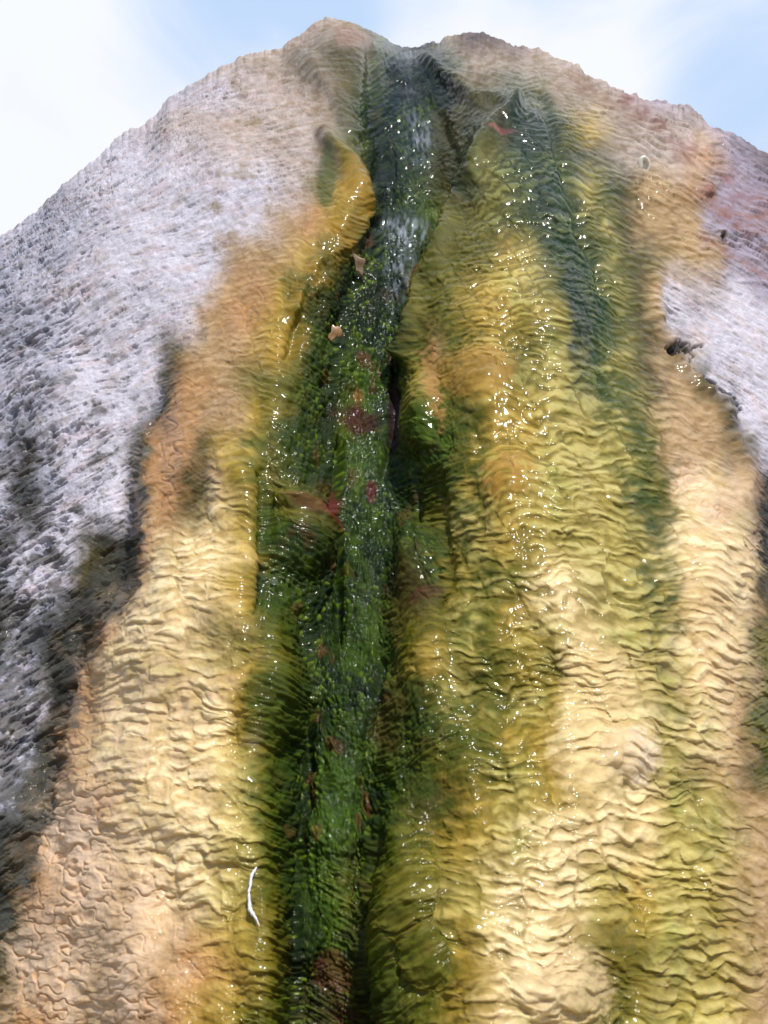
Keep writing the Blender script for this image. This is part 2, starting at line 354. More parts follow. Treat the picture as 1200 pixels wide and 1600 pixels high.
amp = (0.0042+0.0016*swell)*np.clip(dist, 0.8, 2.4)*0.95*np.clip(lam/22, .7, 1.4)/1.0
topsoft = 1-0.75*(1-ss(230, 560, Vp))*(U < 600)
H = rock*hk+rip*amp*hr*topsoft*(1-0.6*crk)+crk*0.0022*plate+grn*hg+side*0.0022*fil+0.0018*(1-rock)*fbm(U/26, Vp/22, 33, 3)
# shallow cavities, shade painted in dark, where the crust breaks off over the white rock on the right, and a hole
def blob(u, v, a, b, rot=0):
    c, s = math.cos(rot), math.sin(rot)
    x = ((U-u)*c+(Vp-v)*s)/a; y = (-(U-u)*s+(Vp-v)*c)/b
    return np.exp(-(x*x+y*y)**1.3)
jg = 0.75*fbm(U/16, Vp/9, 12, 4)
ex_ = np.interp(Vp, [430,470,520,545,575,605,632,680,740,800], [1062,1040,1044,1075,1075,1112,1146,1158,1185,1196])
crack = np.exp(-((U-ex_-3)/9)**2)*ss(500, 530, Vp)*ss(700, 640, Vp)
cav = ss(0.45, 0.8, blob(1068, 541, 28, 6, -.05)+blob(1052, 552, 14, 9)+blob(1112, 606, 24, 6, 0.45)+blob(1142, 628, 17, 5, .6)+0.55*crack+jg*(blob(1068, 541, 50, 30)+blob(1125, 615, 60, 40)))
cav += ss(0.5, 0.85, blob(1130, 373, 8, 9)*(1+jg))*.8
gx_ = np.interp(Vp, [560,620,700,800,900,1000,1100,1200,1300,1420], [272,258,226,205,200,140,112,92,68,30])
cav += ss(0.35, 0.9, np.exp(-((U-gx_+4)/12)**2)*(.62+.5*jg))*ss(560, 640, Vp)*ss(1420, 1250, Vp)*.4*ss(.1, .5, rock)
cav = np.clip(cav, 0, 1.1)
rim = np.exp(-((U-ex_+16)/13)**2)*ss(440, 500, Vp)*ss(800, 700, Vp)
H += 0.010*rim*(1+.6*pn(U/20, Vp/16, 13))
H = H-0.009*cav*dist*0.7
H += 0.010*blob(975, 1185, 45, 40)+0.006*blob(880, 1545, 60, 50)
H += 0.010*blob(1070, 172, 18, 9)+0.012*blob(745, 66, 34, 12)
for pts_, w_, h_ in (
    ([(575,90),(582,180),(598,250),(576,340)], 9, -.03), ([(690,190),(712,250),(690,340)], 9, -.015), ([(572,350),(620,347),(690,352)], 7, -.05),
    ([(618,560),(620,640),(612,700),(596,745)], 7, -.013), ([(532,690),(522,800),(530,900),(526,1000)], 7, -.028), ([(655,720),(662,800),(650,860)], 6, -.018),
    ([(470,960),(480,1050),(484,1200),(464,1350),(458,1650)], 8, -.02), ([(602,1040),(584,1100),(562,1180),(556,1260)], 6, -.014),
    ([(600,1300),(586,1360),(574,1450),(573,1650)], 8, -.022), ([(690,745),(698,830),(708,900),(690,945)], 7, -.008), ([(552,380),(515,410),(474,470),(450,560)], 8, -.02),
    ([(510,215),(545,255),(566,300),(570,340),(540,382),(500,425),(462,490)], 13, .035), ([(806,172),(766,208),(744,250),(724,300),(692,380),(658,470),(640,560)], 12, .045),
    ([(430,785),(465,783),(495,800),(512,835)], 9, .018), ([(560,420),(530,520),(510,600)], 12, -.02), ([(405,740),(408,850),(400,960)], 8, -.012),
    ([(840,150),(862,200),(880,260),(905,360),(940,460)], 9, -.02), ([(470,90),(520,150),(560,210)], 14, .02), ([(640,85),(690,110),(740,150),(800,165)], 12, .03),
    ([(1100,300),(1140,330),(1200,372)], 7, .012), ([(1000,165),(1060,250),(1100,300)], 8, .012)):
    H += h_*seg(pts_, w_)*np.clip(dist, .9, 2.2)*.6*(.42+.35*ss(400, 700, Vp))
for a_ in ((470,850,46,48,.022),(445,640,40,70,.012),(440,1090,46,70,.014),(662,650,24,62,.022),(652,875,36,60,.018),(672,1040,40,90,.016),(700,1190,50,50,.010),
    (660,1450,70,110,.016),(540,70,40,26,.02),(520,100,60,40,.015),(760,600,60,60,.016),(800,745,40,36,.014),(860,480,70,90,.012),(930,1130,60,130,.008),
    (330,930,90,60,.01),(230,1000,50,80,.008),(360,760,40,60,.01),(790,1560,60,50,.01),(1120,900,60,90,.01),(350,250,120,90,.015),(200,420,90,80,.015),(90,620,80,60,.02),(1010,260,60,60,.012),(590,880,40,50,-.01)):
    H += a_[4]*blob(*a_[:4])*1.1
H *= np.clip(Dp/25, 0.55, 1)
pos = pos+nrm*H[..., None]
# lips roll over and hang
sag = rip*(0.25*c1+0.6*cc+0.1*saw)*amp*0.9*topsoft
pos[..., 2] -= sag
pos[..., 2] -= rock*0.003*ss(0.0, 0.6, rf)*np.clip(Dp/60, 0, 1)

# --- colour of the growths
def mixc3(c, target, f):
    t = lin(target) if max(target) > 1.5 else np.array(target)
    return c*(1-f[..., None])+t*f[..., None]
vary = 1+0.16*fbm(U/70, Vp/60, 110, 4)+rock*0.26*fbm(U/12, Vp/8, 111, 3)
col *= vary[..., None]
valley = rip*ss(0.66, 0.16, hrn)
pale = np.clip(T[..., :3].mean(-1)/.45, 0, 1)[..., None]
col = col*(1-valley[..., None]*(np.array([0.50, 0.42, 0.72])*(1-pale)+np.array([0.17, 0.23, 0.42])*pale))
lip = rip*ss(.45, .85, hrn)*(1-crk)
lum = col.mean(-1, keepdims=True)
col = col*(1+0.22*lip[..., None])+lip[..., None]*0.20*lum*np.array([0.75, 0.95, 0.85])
mott = ss(-.05, .5, fbm(U/18, Vp/11, 115, 4))*ss(.04, .25, rock*(rip > .05))*ss(0.02, .2, rip)*.55
col = col*(1-mott[..., None]*np.array([0.36, 0.42, 0.55]))
col = col*(1+.13*fbm(U/11, Vp/7, 116, 3)*(1-rock))[..., None]
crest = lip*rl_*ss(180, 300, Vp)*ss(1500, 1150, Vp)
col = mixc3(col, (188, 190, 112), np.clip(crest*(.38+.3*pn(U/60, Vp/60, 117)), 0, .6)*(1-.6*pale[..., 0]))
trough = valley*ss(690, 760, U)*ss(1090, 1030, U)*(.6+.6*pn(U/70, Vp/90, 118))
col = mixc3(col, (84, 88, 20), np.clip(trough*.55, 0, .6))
col = col*(1-(ss(.28, .1, strat)*.22*rock*(U > 900)*ss(425, 345, Vp-(U-1050)*.45))[..., None])
# ochre and olive clouds in the crust
o = ss(0.15, 0.7, fbm(U/80, Vp/70, 112, 3))*rip*0.40
col = col*(1-o[..., None]*np.array([0.08, 0.12, 0.35]))
gr = ss(0.2, 0.7, fbm(U/60, Vp/95, 113, 3))*rip*0.42*(U > 640)
col = col*(1-gr[..., None]*np.array([0.42, 0.2, 0.55]))
# plates pale, seams orange
cp = (crk*(1-plate))[..., None]
col = col*(1-cp*np.array([0.04, 0.20, 0.38]))
# rock stains, and bluish shade painted into the pits
stn = ss(0.1, 0.6, fbm(ra/50, rb/34, 120, 4))*rock
col = col*(1-stn[..., None]*np.array([0.12, 0.17, 0.26])*0.9)
pk = ss(0.15, 0.6, fbm(ra/90, rb/50, 122, 4))*rock*0.5
col = col*(1-pk[..., None]*np.array([0.0, 0.17, 0.22]))
pit_shade = pit*rock*(1-wet)
col = col*(1-pit_shade[..., None]*np.array([0.55, 0.50, 0.42])*(0.35+0.5*ss(250, -50, U))[..., None])
lich = ss(0.25, 0.6, fbm(U/40, Vp/30, 124, 4))*rock*ss(200, 420, U)*(U < 600)*0.6
col = mixc3(col, (150, 128, 82), lich)
blt = ss(-0.05, 0.25, fbm(U/46+.6*rb/60, Vp/26, 126, 5, .6)+0.25*ss(950, 700, U*3.0+0*Vp)*0+0.5*ss(600, 1150, Vp)-0.28+0.12*ss(140, 0, U))*(rock > .4)*(U < 330)*ss(330, 700, Vp)
col = mixc3(col, (80, 80, 72), blt*0.7)
# rust seams in the right-hand rock
rb2 = Vp-(U-1050)*0.55
seam = np.exp(-((rb2-285-12*pn(U/30, Vp/30, 130))/16)**2)*ss(1040, 1080, U)*0.5+np.exp(-((rb2-350-8*pn(U/20, Vp/30, 131))/9)**2)*ss(1085, 1100, U)*0.55
seam += np.exp(-((Vp-335-5*pn(U/20, Vp/20, 133))/10)**2)*ss(1150, 1180, U)*0.6
col = mixc3(col, (172, 116, 92), np.clip(seam*(.6+.8*pn(U/20, Vp/7, 135)), 0, .55)*(rock > .2))
# grains: most dark green, some bright, some red-brown
ce = np.clip((f2-f1)*2.2, 0, 1)
brt = ss(0.5, 0.95, cid)*ce*grn
col = mixc3(col, (122, 146, 30), brt*0.85*ss(-.3, .35, fbm(U/50, Vp/70, 140, 3)+0.1))
brn = ss(0.80, 0.9, cid2)*grn*0.5*ss(0.0, .4, pn(U/40, Vp/60, 141))
col = mixc3(col, (120, 62, 44), brn)
col = col*(1-(grn*(1-ce)*0.3)[..., None])
fl = side*ss(0.0, .5, fil)
col = mixc3(col, (98, 108, 36), fl*0.35)
def streak(pts, w, c, k):
    global col
    m = np.clip(seg(pts, w, .5)*(.55+.9*fbm(U/30, Vp/22, 800, 3)+.35*(.6-hrn)), 0, 1)*k
    col = mixc3(col, c, m)
streak([(722,560),(730,800),(750,1000),(730,1150),(690,1250)], 40, (64,84,12), .75)
streak([(835,185),(865,300),(898,430),(925,540)], 30, (14,38,38), .8)  # dark band, with the blue of the sky reflection put into its colour
streak([(538,262),(556,325),(522,395),(472,450),(440,560)], 22, (180,142,42), .7)
streak([(545,560),(565,700),(560,850),(570,980),(540,1150),(525,1400),(520,1500)], 30, (84,106,22), .6)
streak([(240,1050),(180,1250),(170,1500)], 90, (246,210,172), .6)
streak([(1090,860),(1110,1000),(1100,1100)], 50, (240,202,156), .5)
streak([(985,165),(1090,255),(1200,330)], 16, (150,104,98), .7)
streak([(1095,300),(1150,350),(1200,400)], 10, (160,104,84), .6)
streak([(900,130),(1000,190),(1060,260)], 10, (158,126,112), .6)
streak([(775,900),(800,1000),(805,1100),(770,1180)], 40, (112,110,18), .6)
streak([(835,180),(865,300),(905,450),(945,570),(990,700),(1025,850),(1035,980)], 30, (44,72,16), .85)
streak([(940,330),(965,450),(960,600),(1000,760)], 26, (88,98,30), .6)
streak([(1040,1040),(1062,1200),(1110,1340)], 24, (112,112,44), .6)
streak([(935,1420),(960,1500),(1000,1540)], 40, (140,116,26), .6)
streak([(395,700),(402,850),(436,980),(402,1100),(412,1250),(428,1400)], 24, (66,88,12), .7)
streak([(300,1010),(340,1040),(400,1020)], 16, (120,112,26), .5)
streak([(640,1480),(660,1560),(650,1640)], 60, (92,100,12), .7)
streak([(690,300),(700,400),(680,480)], 30, (98,98,28), .5)
streak([(610,1300),(600,1400),(585,1500)], 20, (70,88,10), .7)
# individual patches seen on the mound
def patch(c, u, v, a, b, rot=0, s=1.0, rag=0.45):
    global col
    col = mixc3(col, c, np.clip(ss(0.2, 0.7, blob(u, v, a*1.3, b*1.3, rot)*(1+rag*(pn(U/16, Vp/14, int(u))+.6*pn(U/6, Vp/6, int(u)+1))))*s, 0, 1))
patch((74,22,26), 562, 662, 24, 16, 0, .75); patch((60,22,34), 616, 650, 8, 48, 0, .8); patch((120,40,24), 503, 812, 6, 28, -.5, .8)
patch((130,84,50), 470, 790, 26, 8, .5, .5); patch((176,92,84), 783, 211, 20, 2.5, -.25, .7); patch((132,40,36), 655, 437, 14, 7, -.6, .8)
patch((96,56,40), 672, 935, 26, 8, -.5, .5); patch((110,36,36), 522, 790, 8, 26, .1, .8); patch((196,144,56), 795, 745, 30, 26, 0, .55, 1.6)
patch((190,140,50), 745, 590, 50, 35, 0, .5); patch((200,148,80), 682, 600, 9, 55, -.15, .55, 1.4); patch((184,138,34), 545, 325, 18, 44, .3, .3, 1.3); patch((14,24,30), 650, 112, 46, 40, 0, .6); patch((14,26,26), 600, 260, 20, 90, 0, .5)
patch((86,104,60), 512, 280, 12, 38, .1, .6); patch((240,216,196), 975, 1185, 42, 34, 0, .6, .9); patch((178,138,122), 545, 70, 24, 18, 0, .5)
patch((12,34,30), 850, 330, 16, 60, -.1, .35); patch((12,34,30), 895, 480, 14, 90, -.15, .35); patch((14,34,26), 830, 205, 40, 30, 0, .5)
patch((20,50,50), 402, 905, 8, 30, 0, .5); patch((238,208,144), 930, 1130, 45, 110, 0, .6); patch((240,210,160), 880, 1550, 60, 60, 0, .6)
patch((120,50,40), 520, 1520, 26, 30, 0, .5); patch((120,40,40), 580, 770, 8, 14, 0, .7); patch((150,100,40), 560, 620, 7, 10, 0, .7)
patch((24,36,44), 700, 150, 20, 18, 0, .6)
col = mixc3(col, (26,22,15), np.clip(cav, 0, 1)*.85)  # shade inside the cavities, painted near-black
gl_ = col.mean(-1, keepdims=True); col = gl_+(col-gl_)*0.95
col = np.clip(0.74*col**1.05, 0.004, 0.9)

# --- wet film strength
wetv = np.clip(wet+0.15*pn(U/50, Vp/50, 150), 0, 1)*(1-.55*grn)
wetv = np.where(rock > .5, wetv*ss(.25, .6, wetv), wetv)

# ------------------------------------------------------------------ crest, back, foot and flanks
def roll_back():
    p0 = pos[0]; dx, dy, dz = rays(U[0], Vp[0])
    d = np.stack([dx*0, dy, dz], -1); d /= np.linalg.norm(d, axis=-1, keepdims=True)
    n = np.stack([d[:, 0], -d[:, 2], d[:, 1]], -1)
    rows = []
    for th in np.linspace(0, math.radians(125), 26)[1:]:
        rows.append(p0+0.22*math.sin(th)*d-0.22*(1-math.cos(th))*n)
    last = rows[-1]; 
    for k in np.linspace(0, 1, 22)[1:]:
        q = last.copy(); q[:, 2] = last[:, 2]*(1-k)+(-0.15)*k; q[:, 1] = last[:, 1]+(last[:, 2]+.15)*0.5*k; rows.append(q)
    rows = np.array(rows[::-1])
    a = 0.012*fbm(U[0][None]/60+0*rows[..., 0], rows[..., 1]*14+rows[..., 2]*9, 200, 5)
    rows[..., 2] += a*np.linspace(1, 0.0, len(rows))[:, None]; return rows
back = roll_back()
p0 = pos[-1]; foot = []
for k in np.linspace(0, 1, 160)[1:]:
    q = p0.copy(); h = (p0[:, 2]+0.15)*k; q[:, 2] = p0[:, 2]-h; q[:, 1] = p0[:, 1]-h*0.28-0.03*k*(1-k); foot.append(q)
foot = np.array(foot)
fa = 0.012*fbm(U[0][None]/60+0*foot[..., 0], foot[..., 2]*16, 210, 5); foot[..., 1] -= fa*np.linspace(0, 1, len(foot))[:, None]
full = np.concatenate([back, pos, foot], 0)
nb, nf = len(back), len(foot)
def ext(a): return np.concatenate([np.repeat(a[:1], nb, 0), a, np.repeat(a[-1:], nf, 0)], 0)
colF, wetF, grnF, ripF = ext(col), ext(wetv), ext(grn), ext(rip); UF, VF = ext(U), ext(Vp)
def weathered(c, P_, k):
    m = np.clip(k+.6*fbm(P_[..., 0]*6, P_[..., 2]*6+P_[..., 1]*3, 230, 4), 0, 1)[..., None]
    t = lin((178,166,156))*(1-.55*ss(-.2, .5, fbm(P_[..., 0]*11+5, P_[..., 2]*11+P_[..., 1]*7, 231, 5))[..., None])
    return c*(1-m)+t*m
kk = np.concatenate([np.ones(nb), np.zeros(NR), np.linspace(0.1, 1.6, nf)])[:, None]+0*UF
sel_ = np.concatenate([np.arange(nb), nb+NR+np.arange(nf)])
colF[sel_] = weathered(colF[sel_], full[sel_], kk[sel_])
# flanks: sweep the outermost columns outwards, back and down
def flank(edge, sgn):
    o = []
    for k in np.linspace(0, 1, 26)[1:]:
        q = edge.copy(); q[:, 0] += sgn*(0.55*math.sin(k*math.pi/2)); q[:, 1] += 0.9*k*k
        q[:, 2] = np.maximum(edge[:, 2]*(1-k**1.6), 0)*1.0-0.15*k
        q[:, 0] += sgn*0.02*fbm(edge[:, 2]*7, edge[:, 2]*0+k*6, 220, 4)
        o.append(q)
    return np.array(o).transpose(1, 0, 2)
fl_ = flank(full[:, 0], -1)[:, ::-1]; fr_ = flank(full[:, -1], 1)
full = np.concatenate([fl_, full, fr_], 1); kf = fl_.shape[1]
def exc(a): return np.concatenate([np.repeat(a[:, :1], kf, 1), a, np.repeat(a[:, -1:], kf, 1)], 1)
colF, wetF, grnF, ripF, UF, VF = map(exc, (colF, wetF, grnF, ripF, UF, VF))
NRf, NCf = full.shape[:2]
for sl_ in (slice(0, kf), slice(NCf-kf, NCf)): colF[:, sl_] = weathered(colF[:, sl_], full[:, sl_], 1.0); wetF[:, sl_] *= .2
lump = 0.02*fbm(full[..., 0]*9, full[..., 2]*9+full[..., 1]*5, 240, 5)
ed_ = np.zeros((NRf, NCf)); ed_[:nb-4] = 1; ed_[nb+NR+2:] = 1; ed_[:, :kf-2] = 1; ed_[:, NCf-kf+2:] = 1
full[..., 1] -= lump*ed_; full[..., 0] += lump*ed_*.5

# ------------------------------------------------------------------ material helpers
def new_mat(name):
    m = bpy.data.materials.new(name); m.use_nodes = True
    return m, m.node_tree.nodes, m.node_tree.links, m.node_tree.nodes['Principled BSDF']
M, n, l, pb = new_mat("mineral_growth")
at = n.new('ShaderNodeAttribute'); at.attribute_name = 'growth'
aw = n.new('ShaderNodeAttribute'); aw.attribute_name = 'wetness'
tco = n.new('ShaderNodeTexCoord')
no1 = n.new('ShaderNodeTexNoise'); no1.inputs['Scale'].default_value = 260; no1.inputs['Detail'].default_value = 5; no1.inputs['Roughness'].default_value = .65
no2 = n.new('ShaderNodeTexNoise'); no2.inputs['Scale'].default_value = 75; no2.inputs['Detail'].default_value = 4
l.new(tco.outputs['Object'], no1.inputs['Vector']); l.new(tco.outputs['Object'], no2.inputs['Vector'])
def mathn(op, a, b, c=None):
    m = n.new('ShaderNodeMath'); m.operation = op
    for i, x in enumerate((a, b, c)):
        if x is None: continue
        if isinstance(x, (int, float)): m.inputs[i].default_value = x
        else: l.new(x, m.inputs[i])
    return m.outputs[0]
v1 = mathn('MULTIPLY_ADD', mathn('SUBTRACT', no1.outputs['Fac'], .5), mathn('MULTIPLY_ADD', aw.outputs['Fac'], -.4, .75), 1.0)
hs = n.new('ShaderNodeMix'); hs.data_type = 'RGBA'; hs.blend_type = 'MULTIPLY'; hs.inputs[0].default_value = 1
l.new(at.outputs['Color'], hs.inputs[6]); l.new(v1, hs.inputs[7])
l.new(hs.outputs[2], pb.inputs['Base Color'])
l.new(mathn('MULTIPLY_ADD', aw.outputs['Fac'], -0.42, 0.92), pb.inputs['Roughness'])
l.new(mathn('MULTIPLY', aw.outputs['Fac'], 0.75), pb.inputs['Coat Weight'])
pb.inputs['Coat Roughness'].default_value = 0.13; pb.inputs['Coat IOR'].default_value = 1.26
pb.inputs['Specular IOR Level'].default_value = 0.06
l.new(mathn('MULTIPLY', aw.outputs['Fac'], 0.35), pb.inputs['Subsurface Weight']); pb.inputs['Subsurface Radius'].default_value = (1.0, .7, .3); pb.inputs['Subsurface Scale'].default_value = .007
b1 = n.new('ShaderNodeBump'); b1.inputs['Distance'].default_value = 0.0022; l.new(mathn('MULTIPLY_ADD', aw.outputs['Fac'], -.25, .5), b1.inputs['Strength'])
l.new(mathn('ADD', no1.outputs['Fac'], mathn('MULTIPLY', no2.outputs['Fac'], 1.5)), b1.inputs['Height'])
l.new(b1.outputs[0], pb.inputs['Normal'])
b2 = n.new('ShaderNodeBump'); b2.inputs['Distance'].default_value = 0.0016; b2.inputs['Strength'].default_value = 0.3
l.new(no2.outputs['Fac'], b2.inputs['Height']); l.new(b2.outputs[0], pb.inputs['Coat Normal'])

# ------------------------------------------------------------------ the mound as one thing with its growth zones as parts
def link(o, parent=None):
    scene.collection.objects.link(o)
    if parent: o.parent = parent
    return o
mound = bpy.data.objects.new("spring_mound", None); link(mound)
mound["label"] = "hot spring mound with pale rock, yellow rippled crust and a green algae channel"
mound["category"] = "rock mound"
def border(pts, v, s):
    y = [p[0] for p in pts]; x = [p[1] for p in pts]
    return np.interp(v, y, x)+7*pn(v/22, v*0+s, 300)+3*pn(v/8, v*0+s, 301)
uc = UF[:-1, :-1]; vc = VF[:-1, :-1]
bA = border([(0,470),(100,480),(200,505),(300,470),(350,440),(400,350),(500,305),(600,268),(700,235),(800,212),(900,208),(1000,155),(1100,120),(1200,95),(1300,72),(1400,30),(1500,-10),(1900,-120)], vc, .3)
bB = border([(0,570),(150,560),(250,560),(350,548),(400,512),(450,462),(600,480),(700,430),(800,405),(900,400),(1000,450),(1100,400),(1200,415),(1400,440),(1600,445),(1900,450)], vc, 1.3)
bC = border([(0,700),(150,720),(250,728),(350,690),(450,655),(600,640),(700,690),(850,695),(1000,640),(1150,690),(1250,630),(1400,585),(1600,590),(1900,600)], vc, 2.3)
bD = border([(0,860),(150,930),(200,980),(250,1090),(300,1105),(400,1125),(440,1100),(450,1042),(550,1050),(600,1105),(650,1148),(700,1175),(750,1192),(850,1190),(1000,1200),(1100,1260),(1900,1500)], vc, 3.3)
part = (uc > bA).astype(int)+(uc > bB)+(uc > bC)+(uc > bD)
idx = np.arange(NRf*NCf).reshape(NRf, NCf)
quads = np.stack([idx[:-1, :-1], idx[1:, :-1], idx[1:, 1:], idx[:-1, 1:]], -1)
P3 = full.reshape(-1, 3); C3 = colF.reshape(-1, 3); W1 = wetF.reshape(-1)
def mesh_from(name, P, quads, parent, mat, cols=None, wets=None):
    used, inv = np.unique(quads, return_inverse=True)
    q = inv.reshape(-1, 4).astype(np.int32); nv = len(used); nq = len(q)
    me = bpy.data.meshes.new(name)
    me.vertices.add(nv); me.vertices.foreach_set("co", P[used].astype(np.float32).ravel())
    me.loops.add(nq*4); me.loops.foreach_set("vertex_index", q.ravel())
    me.polygons.add(nq); me.polygons.foreach_set("loop_start", np.arange(0, nq*4, 4, dtype=np.int32))
    me.polygons.foreach_set("use_smooth", np.ones(nq, bool))
    if cols is not None:
        a = me.attributes.new("growth", 'FLOAT_COLOR', 'POINT')
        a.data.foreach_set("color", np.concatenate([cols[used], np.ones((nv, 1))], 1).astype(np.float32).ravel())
        a = me.attributes.new("wetness", 'FLOAT', 'POINT'); a.data.foreach_set("value", wets[used].astype(np.float32))
    me.update(calc_edges=True); me.materials.append(mat)
    o = bpy.data.objects.new(name, me); link(o, parent)
    return o
PARTS = [("bare_rock", "pale pitted rock flank left of the crust"), ("rippled_crust", "cream and orange rippled crust on the left bank"),
         ("algae_channel", "dark green grainy wet channel down the middle"), ("rippled_crust", "broad yellow rippled crust right of the channel"),
         ("bare_rock", "lavender rock flank with rust seams at the right")]
for k, (nm, lb) in enumerate(PARTS):
    o = mesh_from(nm, P3, quads[part == k], mound, M, C3, W1)
    o["label"] = lb

# surface lookup for the things that lie on the mound
def surf(u, v):
    j = int(np.argmin(np.abs(uf-u))); i = int(np.argmin(np.abs(Vp[:, j]-v)))
    i = min(max(i, 2), NR-3); j = min(max(j, 2), NC-3)
    p = pos[i, j]
    a = pos[i+2, j]-pos[i-2, j]; b = pos[i, j+2]-pos[i, j-2]
    nn = np.cross(a, b); nn /= np.linalg.norm(nn)
    if np.dot(nn, CAM-p) < 0: nn = -nn
    return Vector(p), Vector(nrm[i, j]), Vector(nn)
def px(p):   # metres per photo pixel at p
    return (p-Vector(CAM)).length/F

# ------------------------------------------------------------------ running water film in the channel
def water():
    vs = np.arange(86, 1640, 3.0)
    cl = np.interp(vs, [80,150,250,350,450,600,800,900,1000,1200,1400,1640], [598,598,592,590,590,545,532,530,490,482,472,474])
    cr_ = np.interp(vs, [80,150,250,350,450,600,800,900,1000,1200,1400,1640], [692,712,712,680,645,625,655,640,615,590,562,562])
    k = np.linspace(0, 1, 56)
    uw = cl[:, None]*(1-k)+cr_[:, None]*k; uw = uw+6*pn(uw*0+k*3, vs[:, None]/50+k*0, 401)
    vw = np.repeat(vs[:, None], len(k), 1)
    d = vw-np.interp(uw, SX, SYv)
    p, _ = base(uw, vw, d)
    a = np.gradient(p, axis=0); b = np.gradient(p, axis=1); nn = np.cross(a, b); nn /= np.linalg.norm(nn, axis=-1, keepdims=True)
    nn *= np.where((nn*(CAM-p)).sum(-1, keepdims=True) < 0, -1, 1)
    e = np.sin(np.pi*k)[None, :]**0.6
    off = -0.006+0.0155*e+0.004*fbm(uw/12, vw/60, 402, 4)+0.0022*pn(uw/5, vw/22, 403)+0.0015*pn(uw/5, vw/7, 404)
    p = p+nn*off[..., None]
    ix = np.arange(p.shape[0]*p.shape[1]).reshape(p.shape[:2])
    q = np.stack([ix[:-1, :-1], ix[1:, :-1], ix[1:, 1:], ix[:-1, 1:]], -1).reshape(-1, 4)
    foam_glint = (np.exp(-((uw-655)/20)**2-((vw-220)/34)**2)+1.5*np.exp(-((uw-632)/40)**2-((vw-368)/17)**2)+0.8*np.exp(-((uw-625)/22)**2-((vw-430)/45)**2)
            +0.2*np.exp(-((uw-640)/8)**2-((vw-150)/40)**2))
    foam_glint = foam_glint*np.clip(0.35+1.3*pn(uw/7, vw/18, 410)+0.9*pn(uw/3.2, vw/7, 411), 0, 1.3)  # pale foam streaks, with bluish glints painted in as diffuse colour
    shn = 0*uw
    for (x_, y_, a_, b__) in ((655,222,20,30),(632,365,40,16),(626,425,20,40),(640,460,14,14),(590,800,42,42),(650,690,26,30),(585,1000,22,30),(560,940,20,30),(542,1180,14,40),(570,1185,22,16),(530,1270,26,24),(585,1240,10,24),(545,1340,26,30),(497,1505,16,20),(520,1560,30,20),(480,1440,20,20),(610,300,26,40),(640,140,12,40),(560,700,20,20),(575,1070,20,30),(650,95,36,14)):
        shn = shn+np.exp(-(((uw-x_)/a_)**2+((vw-y_)/b__)**2))
    shn = np.clip(shn*(.6+1.2*pn(uw/5, vw/9, 420)), 0, 1)
    m, n_, l_, b_ = new_mat("running_water"); n_.remove(b_)
    o_ = n_['Material Output']; tr = n_.new('ShaderNodeBsdfTransparent'); tr.inputs[0].default_value = (.90, .95, .96, 1)
    gl = n_.new('ShaderNodeBsdfGlossy'); gl.inputs['Roughness'].default_value = 0.06
    fr_n = n_.new('ShaderNodeFresnel'); fr_n.inputs['IOR'].default_value = 1.33
    mx = n_.new('ShaderNodeMixShader'); df = n_.new('ShaderNodeBsdfDiffuse'); df.inputs[0].default_value = (.55, .62, .72, 1)
    at_ = n_.new('ShaderNodeAttribute'); at_.attribute_name = 'wetness'; mx2 = n_.new('ShaderNodeMixShader')
    tcc = n_.new('ShaderNodeTexCoord'); mpp = n_.new('ShaderNodeMapping'); mpp.inputs['Scale'].default_value = (1, 1, .8)
    nz_ = n_.new('ShaderNodeTexNoise'); nz_.inputs['Scale'].default_value = 150; nz_.inputs['Detail'].default_value = 3
    bp = n_.new('ShaderNodeBump'); bp.inputs['Distance'].default_value = .0028; bp.inputs['Strength'].default_value = .8
    l_.new(tcc.outputs['Object'], mpp.inputs[0]); l_.new(mpp.outputs[0], nz_.inputs['Vector']); l_.new(nz_.outputs[0], bp.inputs['Height'])
    l_.new(bp.outputs[0], gl.inputs['Normal']); l_.new(bp.outputs[0], fr_n.inputs['Normal'])
    hf = n_.new('ShaderNodeMath'); hf.operation = 'MULTIPLY'; asn = n_.new('ShaderNodeAttribute'); asn.attribute_name = 'growth'; hm = n_.new('ShaderNodeMath'); hm.operation = 'MULTIPLY_ADD'; l_.new(asn.outputs['Fac'], hm.inputs[0]); hm.inputs[1].default_value = .75; hm.inputs[2].default_value = .05; l_.new(hm.outputs[0], hf.inputs[1]); l_.new(fr_n.outputs[0], hf.inputs[0]); l_.new(hf.outputs[0], mx.inputs[0]); l_.new(tr.outputs[0], mx.inputs[1]); l_.new(gl.outputs[0], mx.inputs[2])
    l_.new(at_.outputs['Fac'], mx2.inputs[0]); l_.new(mx.outputs[0], mx2.inputs[1]); l_.new(df.outputs[0], mx2.inputs[2]); l_.new(mx2.outputs[0], o_.inputs[0])
    o = mesh_from("water", p.reshape(-1, 3), q, None, m, np.repeat(shn.reshape(-1, 1), 3, 1), np.clip(foam_glint*.3, 0, .45).ravel())
    o["kind"] = "structure"
water()

